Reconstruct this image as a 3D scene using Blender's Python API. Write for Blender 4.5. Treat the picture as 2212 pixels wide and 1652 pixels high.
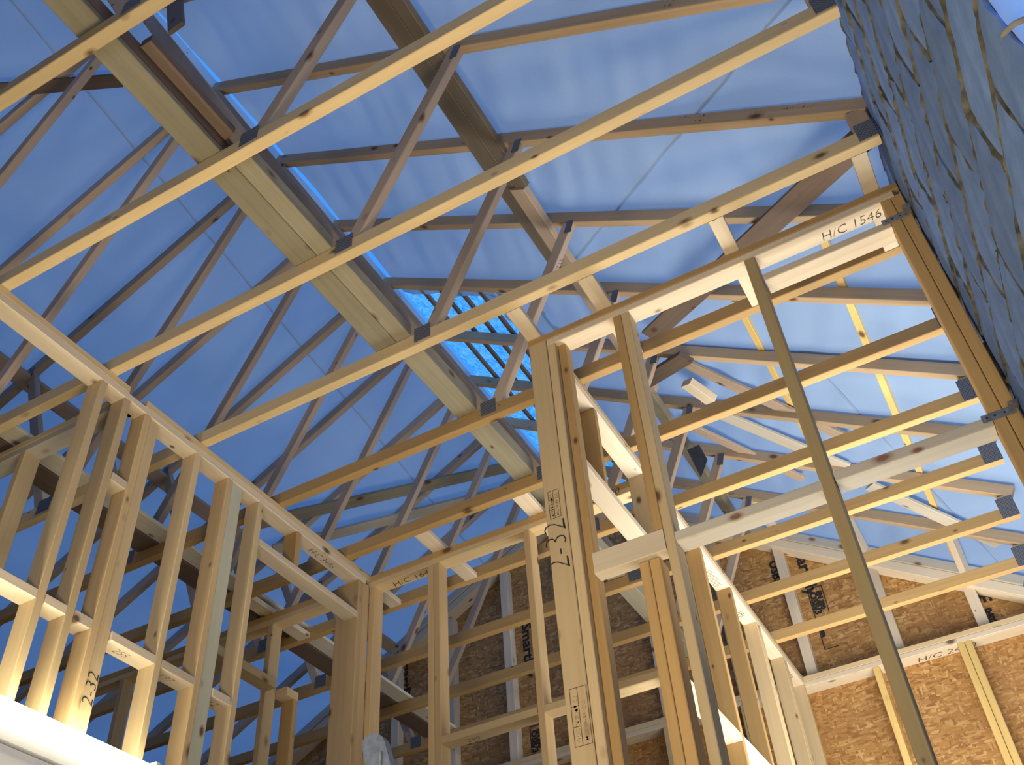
import bpy, bmesh, math, random
import numpy as np
from mathutils import Vector, Matrix, noise as mnoise

random.seed(7)
for _o in list(bpy.data.objects):
    bpy.data.objects.remove(_o)
SC = bpy.context.scene
COL = SC.collection

# ------------------------------------------------------------------ camera
Z0 = 1.5          # eye height: every z below is written from the eye, the floor lies at -1.5
FPX = 2172.6
cam_d = bpy.data.cameras.new('camera')
cam_d.sensor_fit = 'HORIZONTAL'
cam_d.sensor_width = 36.0
cam_d.lens = FPX / 2212.0 * 36.0
cam_d.clip_start = 0.02
cam = bpy.data.objects.new('camera', cam_d)
COL.objects.link(cam)
_R = Matrix(((0.87410054, 0.48193037, -0.06075658),
             (-0.37044067, 0.58046823, -0.7251416),
             (-0.3142005, 0.65635337, 0.68591421)))
_m = Matrix(((_R[0][0], -_R[1][0], -_R[2][0]),
             (_R[0][1], -_R[1][1], -_R[2][1]),
             (_R[0][2], -_R[1][2], -_R[2][2]))).to_4x4()
cam.matrix_world = Matrix.Translation((0, 0, Z0)) @ _m
SC.camera = cam

# ------------------------------------------------------------------ world, sun, lamps, exposure
world = bpy.data.worlds.new('sky')
SC.world = world
world.use_nodes = True
_bg = world.node_tree.nodes['Background']
_bg.inputs['Color'].default_value = (0.06, 0.33, 1.0, 1)
_bg.inputs['Strength'].default_value = 1.5

def light(name, kind, loc, energy, color, target=None, size=1.0, size_y=None):
    d = bpy.data.lights.new(name, kind)
    d.energy = energy
    d.color = color
    if kind == 'AREA':
        d.shape = 'RECTANGLE'
        d.size = size
        d.size_y = size_y or size
    elif kind == 'SUN':
        d.angle = 0.02
    else:
        d.shadow_soft_size = size
    o = bpy.data.objects.new(name, d)
    COL.objects.link(o)
    o.location = (loc[0], loc[1], loc[2] + Z0)
    if target is not None:
        v = Vector((target[0], target[1], target[2] + Z0)) - o.location
        o.rotation_euler = v.to_track_quat('-Z', 'Y').to_euler()
    return o

light('sun', 'SUN', (6, 3, 10), 1.35, (1.0, 0.97, 0.93), (0, 4, 0))
# daylight from the ground-floor openings of the far right room
light('far_room_daylight', 'AREA', (-0.35, 5.0, 1.2), 150, (1.0, 0.93, 0.80), (-0.35, 5.0, 4), 1.0, 2.6).data.spread = math.radians(150)
# warm site floodlight standing on the floor of the near room
light('site_floodlight', 'AREA', (-1.1, 1.3, 0.25), 54, (1.0, 0.76, 0.40), (-1.1, 1.5, 3), 0.5, 0.5).data.spread = math.radians(150)
# daylight from the doorway behind the photographer
light('doorway_daylight', 'AREA', (0.15, -1.6, -0.5), 50, (1.0, 0.95, 0.92), (-1.4, 3.0, 1.6), 0.9, 1.9).data.spread = math.radians(120)
SC.cycles.max_bounces = 4
SC.cycles.diffuse_bounces = 2
SC.cycles.glossy_bounces = 1
SC.cycles.transmission_bounces = 3
SC.cycles.transparent_max_bounces = 4
SC.cycles.caustics_reflective = False
SC.cycles.caustics_refractive = False
SC.cycles.use_adaptive_sampling = True
SC.cycles.adaptive_threshold = 0.06
SC.view_settings.view_transform = 'Standard'
SC.view_settings.look = 'None'
SC.view_settings.gamma = 1.0
SC.view_settings.use_curve_mapping = False
SC.view_settings.exposure = -0.55

# ------------------------------------------------------------------ materials
def nt(name):
    m = bpy.data.materials.new(name)
    m.use_nodes = True
    t = m.node_tree
    t.nodes.clear()
    out = t.nodes.new('ShaderNodeOutputMaterial')
    b = t.nodes.new('ShaderNodeBsdfPrincipled')
    t.links.new(b.outputs[0], out.inputs[0])
    return m, t, b, out

def node(t, kind, **kw):
    n = t.nodes.new(kind)
    for k, v in kw.items():
        if k in ('operation', 'blend_type', 'data_type', 'feature', 'noise_dimensions', 'distance', 'bands_direction', 'wave_type'):
            setattr(n, k, v)
        else:
            n.inputs[k].default_value = v
    return n

def ramp(t, fac, stops):
    n = t.nodes.new('ShaderNodeValToRGB')
    e = n.color_ramp.elements
    while len(e) < len(stops):
        e.new(0.5)
    for i, (p, c) in enumerate(stops):
        e[i].position = p
        e[i].color = (c[0], c[1], c[2], 1)
    t.links.new(fac, n.inputs[0])
    return n.outputs[0]

def mixc(t, fac, a, b, blend='MIX'):
    n = t.nodes.new('ShaderNodeMix')
    n.data_type = 'RGBA'
    n.blend_type = blend
    for sock, v in ((n.inputs[0], fac), (n.inputs[6], a), (n.inputs[7], b)):
        if hasattr(v, 'is_linked'):
            t.links.new(v, sock)
        elif isinstance(v, (int, float)):
            sock.default_value = v
        else:
            sock.default_value = (v[0], v[1], v[2], 1)
    return n.outputs[2]

def math_n(t, op, a, b=None):
    n = t.nodes.new('ShaderNodeMath')
    n.operation = op
    for i, v in enumerate((a, b)):
        if v is None:
            continue
        if hasattr(v, 'is_linked'):
            t.links.new(v, n.inputs[i])
        else:
            n.inputs[i].default_value = v
    return n.outputs[0]

def wood(name, light_c, dark_c, knot=(0.10, 0.045, 0.02), stain=None, rough=0.62):
    m, t, b, out = nt(name)
    tc = t.nodes.new('ShaderNodeTexCoord')
    oi = t.nodes.new('ShaderNodeObjectInfo')
    off = node(t, 'ShaderNodeVectorMath', operation='SCALE')
    comb = t.nodes.new('ShaderNodeCombineXYZ')
    r = oi.outputs['Random']
    t.links.new(math_n(t, 'MULTIPLY', r, 37.0), comb.inputs[0])
    t.links.new(math_n(t, 'MULTIPLY', r, 11.0), comb.inputs[1])
    t.links.new(math_n(t, 'MULTIPLY', r, 23.0), comb.inputs[2])
    add = node(t, 'ShaderNodeVectorMath', operation='ADD')
    t.links.new(tc.outputs['Object'], add.inputs[0])
    t.links.new(comb.outputs[0], add.inputs[1])
    mp = t.nodes.new('ShaderNodeMapping')
    mp.inputs['Scale'].default_value = (1.4, 42, 42)
    t.links.new(add.outputs[0], mp.inputs[0])
    n1 = node(t, 'ShaderNodeTexNoise', Scale=1.0, Detail=3.0, Roughness=0.6, Distortion=0.6)
    t.links.new(mp.outputs[0], n1.inputs['Vector'])
    base = ramp(t, n1.outputs[0], [(0.25, [0.45 * a_ + 0.55 * b_ for a_, b_ in zip(dark_c, light_c)]), (0.6, light_c), (0.8, [min(1, c * 1.06) for c in light_c])])
    mp2 = t.nodes.new('ShaderNodeMapping')
    mp2.inputs['Scale'].default_value = (2.2, 5, 5)
    t.links.new(add.outputs[0], mp2.inputs[0])
    n2 = node(t, 'ShaderNodeTexNoise', Scale=1.0, Detail=1.0)
    t.links.new(mp2.outputs[0], n2.inputs['Vector'])
    base = mixc(t, ramp(t, n2.outputs[0], [(0.4, (0, 0, 0)), (0.75, (0.35, 0.35, 0.35))]), base, stain or [c * 0.78 for c in light_c])
    mp3 = t.nodes.new('ShaderNodeMapping')
    mp3.inputs['Scale'].default_value = (5.0, 9, 9)
    t.links.new(add.outputs[0], mp3.inputs[0])
    vo = t.nodes.new('ShaderNodeTexVoronoi')
    vo.inputs['Scale'].default_value = 1.0
    t.links.new(mp3.outputs[0], vo.inputs['Vector'])
    sepk = t.nodes.new('ShaderNodeSeparateColor')
    t.links.new(vo.outputs['Color'], sepk.inputs[0])
    kd = math_n(t, 'DIVIDE', vo.outputs['Distance'], math_n(t, 'ADD', math_n(t, 'MULTIPLY', sepk.outputs[0], 0.9), 0.15))
    kf = ramp(t, kd, [(0.10, (0.9, 0.9, 0.9)), (0.15, (0.45, 0.45, 0.45)), (0.24, (0, 0, 0))])
    base = mixc(t, kf, base, knot)
    hs = t.nodes.new('ShaderNodeHueSaturation')
    t.links.new(base, hs.inputs['Color'])
    t.links.new(math_n(t, 'ADD', math_n(t, 'MULTIPLY', r, 0.34), 0.84), hs.inputs['Value'])
    hs.inputs['Saturation'].default_value = 1.0
    t.links.new(hs.outputs[0], b.inputs['Base Color'])
    b.inputs['Roughness'].default_value = rough
    b.inputs['Specular IOR Level'].default_value = 0.25
    bp = t.nodes.new('ShaderNodeBump')
    bp.inputs['Strength'].default_value = 0.12
    bp.inputs['Distance'].default_value = 0.004
    t.links.new(n1.outputs[0], bp.inputs['Height'])
    t.links.new(bp.outputs[0], b.inputs['Normal'])
    return m

def plain(name, col, rough=0.7, metal=0.0, emit=None, estr=0.0, var=0.12, scale=14.0):
    m, t, b, out = nt(name)
    tc = t.nodes.new('ShaderNodeTexCoord')
    n = node(t, 'ShaderNodeTexNoise', Scale=scale, Detail=2.0)
    t.links.new(tc.outputs['Object'], n.inputs['Vector'])
    c = ramp(t, n.outputs[0], [(0.3, [x * (1 - var) for x in col]), (0.7, [min(1, x * (1 + var)) for x in col])])
    t.links.new(c, b.inputs['Base Color'])
    b.inputs['Roughness'].default_value = rough
    b.inputs['Metallic'].default_value = metal
    if emit:
        b.inputs['Emission Color'].default_value = (*emit, 1)
        b.inputs['Emission Strength'].default_value = estr
    return m

M = {}
M['truss'] = wood('truss_timber', (0.50, 0.37, 0.24), (0.33, 0.22, 0.13))
M['web'] = wood('web_timber', (0.49, 0.385, 0.30), (0.35, 0.26, 0.195))
M['stud'] = wood('stud_timber', (0.66, 0.51, 0.30), (0.50, 0.36, 0.19))
M['gold'] = wood('golden_timber', (0.52, 0.34, 0.145), (0.38, 0.225, 0.085))
M['pale'] = wood('pale_timber', (0.76, 0.65, 0.50), (0.58, 0.46, 0.32))
M['grey'] = wood('weathered_timber', (0.60, 0.56, 0.48), (0.42, 0.38, 0.31), knot=(0.22, 0.09, 0.06))
M['green'] = wood('treated_timber', (0.31, 0.285, 0.215), (0.19, 0.165, 0.115), stain=(0.18, 0.165, 0.115))
M['olive'] = wood('olive_timber', (0.37, 0.285, 0.145), (0.28, 0.205, 0.095))
M['ghost'] = wood('pale_green_timber', (0.60, 0.60, 0.47), (0.48, 0.47, 0.35))
M['umber'] = wood('umber_timber', (0.19, 0.16, 0.125), (0.125, 0.10, 0.075))
M['warm'] = wood('warm_stud_timber', (0.60, 0.44, 0.24), (0.45, 0.30, 0.145))
M['chord'] = wood('fresh_chord_timber', (0.64, 0.50, 0.29), (0.50, 0.37, 0.19))
M['dark'] = wood('old_and_shaded_brown_timber', (0.17, 0.125, 0.10), (0.10, 0.07, 0.055))  # old brown timber, and the painted shade on the upper left binder's side
M['yellow'] = wood('yellow_batten_timber', (0.78, 0.56, 0.22), (0.58, 0.38, 0.12))
M['plate'] = plain('galvanised_plate', (0.20, 0.23, 0.30), 0.6, 0.2, var=0.3, scale=90)
M['steel'] = plain('galvanised_strap', (0.30, 0.33, 0.38), 0.45, 0.7, var=0.3, scale=60)
M['alu'] = plain('aluminium', (0.17, 0.21, 0.30), 0.5, 0.35, var=0.25, scale=40)
M['ink'] = plain('black_ink', (0.02, 0.02, 0.025), 0.8)
M['inkbrown'] = plain('brown_ink', (0.085, 0.05, 0.035), 0.8)
M['mortar'] = plain('mortar', (0.105, 0.105, 0.09), 0.95, var=0.6, scale=22)
M['white'] = plain('white_enamel', (0.82, 0.84, 0.86), 0.4, var=0.03)
M['tube'] = plain('fluorescent_tube', (1, 1, 1), 0.4, emit=(1.0, 0.90, 0.62), estr=30, var=0.0)
M['concrete'] = plain('concrete', (0.36, 0.35, 0.33), 0.9, var=0.25, scale=3)
M['cable'] = plain('grey_rope', (0.35, 0.34, 0.33), 0.9)
M['felt'] = plain('black_felt', (0.02, 0.024, 0.04), 0.9)

def plate_mat():
    m = M['plate']
    t = m.node_tree
    b = [n for n in t.nodes if n.type == 'BSDF_PRINCIPLED'][0]
    tc = t.nodes.new('ShaderNodeTexCoord')
    br = node(t, 'ShaderNodeTexBrick')
    mp = t.nodes.new('ShaderNodeMapping')
    mp.inputs['Rotation'].default_value = (math.radians(90), 0, 0)
    t.links.new(tc.outputs['Object'], mp.inputs[0])
    t.links.new(mp.outputs[0], br.inputs['Vector'])
    br.inputs['Scale'].default_value = 1.0
    br.inputs['Brick Width'].default_value = 0.014
    br.inputs['Row Height'].default_value = 0.0085
    br.inputs['Mortar Size'].default_value = 0.0022
    br.inputs['Color1'].default_value = (0.035, 0.04, 0.055, 1)
    br.inputs['Color2'].default_value = (0.06, 0.065, 0.085, 1)
    br.inputs['Mortar'].default_value = (0.17, 0.18, 0.21, 1)
    t.links.new(br.outputs['Color'], b.inputs['Base Color'])
plate_mat()

def osb_mat():
    m, t, b, out = nt('osb_board')
    tc = t.nodes.new('ShaderNodeTexCoord')
    cols = None
    hgt = None
    for i, (rot, sc) in enumerate((((0, 0.5, 0), (45, 20, 170)), ((0, -0.7, 0), (150, 20, 44)), ((0, 1.2, 0), (40, 20, 130)))):
        mp = t.nodes.new('ShaderNodeMapping')
        mp.inputs['Rotation'].default_value = rot
        mp.inputs['Scale'].default_value = sc
        mp.inputs['Location'].default_value = (i * 3.1, i, i * 1.7)
        t.links.new(tc.outputs['Object'], mp.inputs[0])
        vo = t.nodes.new('ShaderNodeTexVoronoi')
        vo.inputs['Scale'].default_value = 0.55
        t.links.new(mp.outputs[0], vo.inputs['Vector'])
        sep = t.nodes.new('ShaderNodeSeparateColor')
        t.links.new(vo.outputs['Color'], sep.inputs[0])
        c = ramp(t, sep.outputs[0], [(0.05, (0.30, 0.145, 0.045)), (0.35, (0.44, 0.235, 0.075)), (0.7, (0.50, 0.28, 0.095)), (0.97, (0.68, 0.45, 0.20))])
        if cols is None:
            cols, hgt = c, sep.outputs[1]
        else:
            cols = mixc(t, ramp(t, sep.outputs[2], [(0.45, (0, 0, 0)), (0.5, (1, 1, 1))]), cols, c)
    n = node(t, 'ShaderNodeTexNoise', Scale=1.7, Detail=3.0)
    t.links.new(tc.outputs['Object'], n.inputs['Vector'])
    cols = mixc(t, ramp(t, n.outputs[0], [(0.35, (0, 0, 0)), (0.7, (0.4, 0.4, 0.4))]), cols, (0.27, 0.125, 0.04))
    t.links.new(cols, b.inputs['Base Color'])
    b.inputs['Roughness'].default_value = 0.6
    bp = t.nodes.new('ShaderNodeBump')
    bp.inputs['Strength'].default_value = 0.25
    bp.inputs['Distance'].default_value = 0.003
    t.links.new(hgt, bp.inputs['Height'])
    t.links.new(bp.outputs[0], b.inputs['Normal'])
    return m
M['osb'] = osb_mat()

def membrane_mat(name, trans, refl, wt):
    m, t, b, out = nt(name)
    t.nodes.remove(b)
    tc = t.nodes.new('ShaderNodeTexCoord')
    n = node(t, 'ShaderNodeTexNoise', Scale=2.2, Detail=2.0)
    t.links.new(tc.outputs['Object'], n.inputs['Vector'])
    fine = node(t, 'ShaderNodeTexNoise', Scale=220.0, Detail=2.0)
    t.links.new(tc.outputs['Object'], fine.inputs['Vector'])
    tr = t.nodes.new('ShaderNodeBsdfTranslucent')
    di = t.nodes.new('ShaderNodeBsdfDiffuse')
    mx = t.nodes.new('ShaderNodeMixShader')
    c = ramp(t, n.outputs[0], [(0.3, [x * 0.88 for x in trans]), (0.7, trans)])
    c = mixc(t, 0.25, c, fine.outputs[0], 'OVERLAY')
    t.links.new(c, tr.inputs[0])
    di.inputs[0].default_value = (*refl, 1)
    mx.inputs[0].default_value = wt
    t.links.new(di.outputs[0], mx.inputs[1])
    t.links.new(tr.outputs[0], mx.inputs[2])
    bp = t.nodes.new('ShaderNodeBump')
    bp.inputs['Strength'].default_value = 0.35
    bp.inputs['Distance'].default_value = 0.02
    mp = t.nodes.new('ShaderNodeMapping')
    mp.inputs['Scale'].default_value = (5, 1.3, 5)
    t.links.new(tc.outputs['Object'], mp.inputs[0])
    w = node(t, 'ShaderNodeTexNoise', Scale=1.0, Detail=3.0)
    t.links.new(mp.outputs[0], w.inputs['Vector'])
    t.links.new(w.outputs[0], bp.inputs['Height'])
    for s in (tr, di):
        t.links.new(bp.outputs[0], s.inputs['Normal'])
    t.links.new(mx.outputs[0], out.inputs[0])
    return m
M['membrane'] = membrane_mat('roof_membrane', (0.56, 0.64, 0.72), (0.33, 0.44, 0.57), 0.38)
M['screen'] = membrane_mat('window_screen', (0.92, 0.95, 0.97), (0.7, 0.75, 0.8), 0.92)

def poly_mat():
    m, t, b, out = nt('polythene')
    t.nodes.remove(b)
    tc = t.nodes.new('ShaderNodeTexCoord')
    n = node(t, 'ShaderNodeTexNoise', Scale=16.0, Detail=2.0, Roughness=0.7, Distortion=1.5)
    t.links.new(tc.outputs['Object'], n.inputs['Vector'])
    tp = t.nodes.new('ShaderNodeBsdfTransparent')
    c = ramp(t, n.outputs[0], [(0.36, (0.5, 0.75, 0.95)), (0.6, (0.95, 1.0, 1.0))])
    t.links.new(c, tp.inputs[0])
    tr = t.nodes.new('ShaderNodeBsdfTranslucent')
    t.links.new(ramp(t, n.outputs[0], [(0.38, (0.10, 0.55, 0.85)), (0.62, (0.45, 1.0, 1.0))]), tr.inputs[0])
    mx = t.nodes.new('ShaderNodeMixShader')
    mx.inputs[0].default_value = 0.6
    t.links.new(tp.outputs[0], mx.inputs[1])
    t.links.new(tr.outputs[0], mx.inputs[2])
    t.links.new(mx.outputs[0], out.inputs[0])
    return m
M['poly'] = poly_mat()

def block_mat():
    m, t, b, out = nt('concrete_block')
    tc = t.nodes.new('ShaderNodeTexCoord')
    oi = t.nodes.new('ShaderNodeObjectInfo')
    n = node(t, 'ShaderNodeTexNoise', Scale=9.0, Detail=2.0, Roughness=0.7)
    t.links.new(tc.outputs['Object'], n.inputs['Vector'])
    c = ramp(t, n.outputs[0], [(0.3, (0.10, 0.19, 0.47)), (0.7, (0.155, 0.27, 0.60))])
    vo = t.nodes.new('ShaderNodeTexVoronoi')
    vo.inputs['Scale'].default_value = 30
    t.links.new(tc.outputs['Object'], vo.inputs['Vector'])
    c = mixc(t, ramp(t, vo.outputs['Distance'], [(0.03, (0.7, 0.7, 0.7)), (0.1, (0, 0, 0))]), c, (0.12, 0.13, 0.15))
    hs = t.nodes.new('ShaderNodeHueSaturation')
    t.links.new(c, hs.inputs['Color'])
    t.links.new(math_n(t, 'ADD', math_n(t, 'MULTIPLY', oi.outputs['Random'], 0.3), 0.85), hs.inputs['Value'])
    t.links.new(hs.outputs[0], b.inputs['Base Color'])
    b.inputs['Roughness'].default_value = 0.95
    bp = t.nodes.new('ShaderNodeBump')
    bp.inputs['Strength'].default_value = 0.4
    bp.inputs['Distance'].default_value = 0.004
    n3 = node(t, 'ShaderNodeTexNoise', Scale=60.0, Detail=2.0)
    t.links.new(tc.outputs['Object'], n3.inputs['Vector'])
    t.links.new(n3.outputs[0], bp.inputs['Height'])
    t.links.new(bp.outputs[0], b.inputs['Normal'])
    return m
M['block'] = block_mat()

# ------------------------------------------------------------------ helpers
_cache = {}

def timber_mesh(L, w, h, mat, c=0.003):
    """a sawn length with eased arrises: local X runs along the grain"""
    key = (round(L, 4), round(w, 4), round(h, 4), mat)
    if key in _cache:
        return _cache[key]
    c = min(c, w * 0.2, h * 0.2)
    a, b2 = w / 2, h / 2
    prof = [(-a + c, -b2), (a - c, -b2), (a, -b2 + c), (a, b2 - c), (a - c, b2), (-a + c, b2), (-a, b2 - c), (-a, -b2 + c)]
    vs = [(-L / 2, p[0], p[1]) for p in prof] + [(L / 2, p[0], p[1]) for p in prof]
    fs = [tuple(range(7, -1, -1)), tuple(range(8, 16))]
    for i in range(8):
        j = (i + 1) % 8
        fs.append((i, j, j + 8, i + 8))
    me = bpy.data.meshes.new('timber')
    me.from_pydata(vs, [], fs)
    me.materials.append(M[mat])
    me.update()
    _cache[key] = me
    return me

def link(name, me, parent=None):
    o = bpy.data.objects.new(name, me)
    COL.objects.link(o)
    if parent is not None:
        o.parent = parent
    return o

def ploc(parent):
    return parent.location if parent is not None else Vector((0, 0, 0))

def tag(o, label=None, cat=None, group=None, kind=None):
    if label: o['label'] = label
    if cat: o['category'] = cat
    if group: o['group'] = group
    if kind: o['kind'] = kind
    return o

def thing(name, label, cat, loc, group=None, kind=None):
    o = bpy.data.objects.new(name, None)
    o.empty_display_size = 0.1
    COL.objects.link(o)
    o.location = (loc[0], loc[1], loc[2] + Z0)
    return tag(o, label, cat, group, kind)

def box(name, x, y, z, mat, parent=None):
    """axis aligned timber, grain along its longest side (z written from the eye)"""
    d = [abs(x[1] - x[0]), abs(y[1] - y[0]), abs(z[1] - z[0])]
    ctr = Vector(((x[0] + x[1]) / 2, (y[0] + y[1]) / 2, (z[0] + z[1]) / 2 + Z0))
    ax = d.index(max(d))
    if ax == 0:
        me, rot = timber_mesh(d[0], d[1], d[2], mat), (0, 0, 0)
    elif ax == 1:
        me, rot = timber_mesh(d[1], d[0], d[2], mat), (0, 0, math.pi / 2)
    else:
        me, rot = timber_mesh(d[2], d[1], d[0], mat), (0, -math.pi / 2, 0)
    o = link(name, me, parent)
    o.rotation_euler = rot
    o.location = ctr - ploc(parent)
    return o

def bar(name, a, b, y, depth, mat, parent=None, edge='low'):
    """timber in a truss plane: a, b = (x, z) of its lower edge (or centre line), y = (front, back)"""
    ax, az = a; bx, bz = b
    if bx < ax:
        ax, az, bx, bz = bx, bz, ax, az
    L = math.hypot(bx - ax, bz - az)
    ang = math.atan2(bz - az, bx - ax)
    nx, nz = -math.sin(ang), math.cos(ang)
    k = depth / 2 if edge == 'low' else 0.0
    ctr = Vector(((ax + bx) / 2 + nx * k, (y[0] + y[1]) / 2, (az + bz) / 2 + nz * k + Z0))
    o = link(name, timber_mesh(L, abs(y[1] - y[0]), depth, mat), parent)
    o.rotation_euler = (0, -ang, 0)
    o.location = ctr - ploc(parent)
    return o

def beam(name, p, q, w, h, mat, parent=None, up=(0, 0, 1)):
    """timber between two points (centre line), w across, h towards up"""
    p, q = Vector(p), Vector(q)
    d = (q - p)
    L = d.length
    d.normalize()
    s = Vector(up).cross(d).normalized()
    u = d.cross(s)
    o = link(name, timber_mesh(L, w, h, mat), parent)
    mt = Matrix((d, s, u)).transposed().to_4x4()
    o.rotation_euler = mt.to_euler()
    o.location = (p + q) / 2 + Vector((0, 0, Z0)) - ploc(parent)
    return o

def mesh_obj(name, vs, fs, mat, parent=None, smooth=False, loc=None):
    """vertices written from the eye"""
    base = Vector(loc) if loc is not None else Vector((0, 0, 0))
    me = bpy.data.meshes.new(name)
    me.from_pydata([(v[0] - base[0], v[1] - base[1], v[2] - base[2]) for v in vs], [], fs)
    me.materials.append(M[mat] if isinstance(mat, str) else mat)
    if smooth:
        me.polygons.foreach_set('use_smooth', [True] * len(me.polygons))
    me.update()
    o = link(name, me, parent)
    o.location = base + Vector((0, 0, Z0)) - ploc(parent)
    return o

_tx = {}
def text(name, s, size, origin, xd, yd, mat='ink', parent=None, shear=0.0, off=0.0012, sx=1.0, thick=-0.0012):
    """flat lettering laid on a surface: origin lower left corner, xd reading direction, yd upright direction"""
    key = (s, size, shear, sx, thick)
    if key not in _tx:
        cu = bpy.data.curves.new('lettering', 'FONT')
        cu.body = s
        cu.size = size
        cu.shear = shear
        cu.offset = thick
        cu.resolution_u = 2
        tmp = bpy.data.objects.new('lettering', cu)
        COL.objects.link(tmp)
        bpy.context.view_layer.update()
        me = bpy.data.meshes.new_from_object(tmp.evaluated_get(bpy.context.evaluated_depsgraph_get()))
        bpy.data.objects.remove(tmp)
        if sx != 1.0:
            for v in me.vertices:
                v.co.x *= sx
        me.materials.clear()
        me.materials.append(M[mat])
        _tx[key] = me
    xd, yd = Vector(xd).normalized(), Vector(yd).normalized()
    n = xd.cross(yd).normalized()
    yd = n.cross(xd)
    o = link(name, _tx[key], parent)
    o.rotation_euler = Matrix((xd, yd, n)).transposed().to_euler()
    o.location = Vector(origin) + n * off + Vector((0, 0, Z0)) - ploc(parent)
    return o

def slab(name, x, y, z, mat, parent=None):
    x0, x1 = x; y0, y1 = y; z0, z1 = z
    vs = [(x0, y0, z0), (x1, y0, z0), (x1, y1, z0), (x0, y1, z0), (x0, y0, z1), (x1, y0, z1), (x1, y1, z1), (x0, y1, z1)]
    fs = [(0, 3, 2, 1), (4, 5, 6, 7), (0, 1, 5, 4), (1, 2, 6, 5), (2, 3, 7, 6), (3, 0, 4, 7)]
    return mesh_obj(name, vs, fs, mat, parent, loc=((x0 + x1) / 2, (y0 + y1) / 2, z0))

# ------------------------------------------------------------------ measures of the roof (z from the eye)
H = 3.252                       # underside of the truss bottom chords = top of the wall plates
def zr(x): return 5.457 - 0.645 * (x + 2.76)      # underside of right hand rafters
def zl(x): return 5.340 + 0.530 * (x + 3.16)      # underside of left hand rafters
AP = -2.841                                       # ridge
CD = 0.075                                        # depth of all truss timbers
FL = -Z0
YF = lambda k: 0.864 + 0.6 * k

# ------------------------------------------------------------------ floor and outer shell
tag(slab('floor', (-6.9, 0.8), (-2.4, 7.2), (FL - 0.15, FL), 'concrete'), 'bare concrete floor slab below the stud walls', 'floor', kind='structure')
tag(slab('wall_far_left', (-6.95, -6.75), (-2.4, 7.2), (FL, 3.25), 'osb'), 'board wall under the low left eaves', 'wall', kind='structure')
tag(slab('wall_near', (-6.9, 0.7), (-2.5, -2.4), (FL, 6.0), 'osb'), 'board wall behind the photographer', 'wall', kind='structure')

# ------------------------------------------------------------------ membrane under the tiles
ceiling = thing('ceiling', 'pale blue roofing membrane stretched over both roof slopes', 'ceiling', (-2.84, 3.0, 5.5), kind='structure')
RO = CD / math.cos(math.atan(0.645)) + 0.004
LO = CD / math.cos(math.atan(0.53)) + 0.004

def sheet(name, xa, xb, y0, y1, zf, ns, ny, side, amp, lift=0.0, parent=ceiling):
    vs, fs = [], []
    for j in range(ny + 1):
        y = y0 + (y1 - y0) * j / ny
        a, b = xa(y), xb(y)
        ph = ((y - 0.887) / 0.6) % 1.0
        bay = math.sin(math.pi * ph)
        kk = math.floor((y - 0.887) / 0.6)
        for i in range(ns + 1):
            x = a + (b - a) * i / ns
            z = zf(x) + lift
            w = mnoise.noise(Vector(((x + 0.25 * y) * 9.0 + kk * 3.3, y * 0.8, kk * 5.1 + side)))
            w2 = mnoise.noise(Vector((x * 2.1, y * 1.3, 9.0 + side)))
            z += bay * (0.010 + amp * (0.7 * w + 0.6 * w2))
            vs.append((x, y, z))
    n = ns + 1
    for j in range(ny):
        for i in range(ns):
            fs.append((j * n + i, j * n + i + 1, (j + 1) * n + i + 1, (j + 1) * n + i))
    return mesh_obj(name, vs, fs, 'membrane', parent, smooth=True, loc=(xa(y0), y0, zf(xa(y0))))

zRt = lambda x: zr(x) + RO
zLt = lambda x: zl(x) + LO
def lap(y):  # edge of the sheet laid diagonally over the right slope
    return max(-1.75, min(1.1, 0.265 - 1.023 * (y - 2.168)))
def torn(y):
    return -2.06 + 0.05 * math.sin(y * 9.0) + 0.04 * math.sin(y * 23.0)
sheet('membrane_sheet', lambda y: AP + 0.035, lambda y: -3.300 - 0.075 * (y - 1.05), -2.4, 7.02, zLt, 14, 150, 1, 0.006)
sheet('membrane_sheet', lambda y: -3.292 - 0.075 * (y - 1.05), lambda y: -5.0, -2.4, 7.02, zLt, 30, 150, 1, 0.006, 0.006)
sheet('membrane_sheet', lambda y: -4.99, lambda y: -7.0, -2.4, 7.02, zLt, 16, 120, 2, 0.006, 0.012)
sheet('membrane_sheet', lambda y: -2.752 + 0.008 * math.sin(y * 7), lambda y: min(1.1, lap(y) + 0.013), -2.4, 4.06, zRt, 190, 200, 3, 0.055, 0.007)
sheet('membrane_sheet', torn, lambda y: max(torn(y) + 0.3, min(1.1, lap(y) + 0.013)), 4.05, 4.50, zRt, 90, 40, 3, 0.055, 0.007)
sheet('membrane_sheet', lambda y: lap(y), lambda y: 1.1, 1.36, 4.50, zRt, 120, 90, 4, 0.032, 0.016)
sheet('membrane_sheet', torn, lambda y: -0.228 + 0.25 * (y - 4.7), 4.47, 7.02, zRt, 100, 90, 5, 0.04, 0.010)
sheet('membrane_sheet', lambda y: -0.24 + 0.25 * (y - 4.7), lambda y: 1.1, 4.47, 7.02, zRt, 24, 90, 6, 0.012, 0.018)

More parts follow.
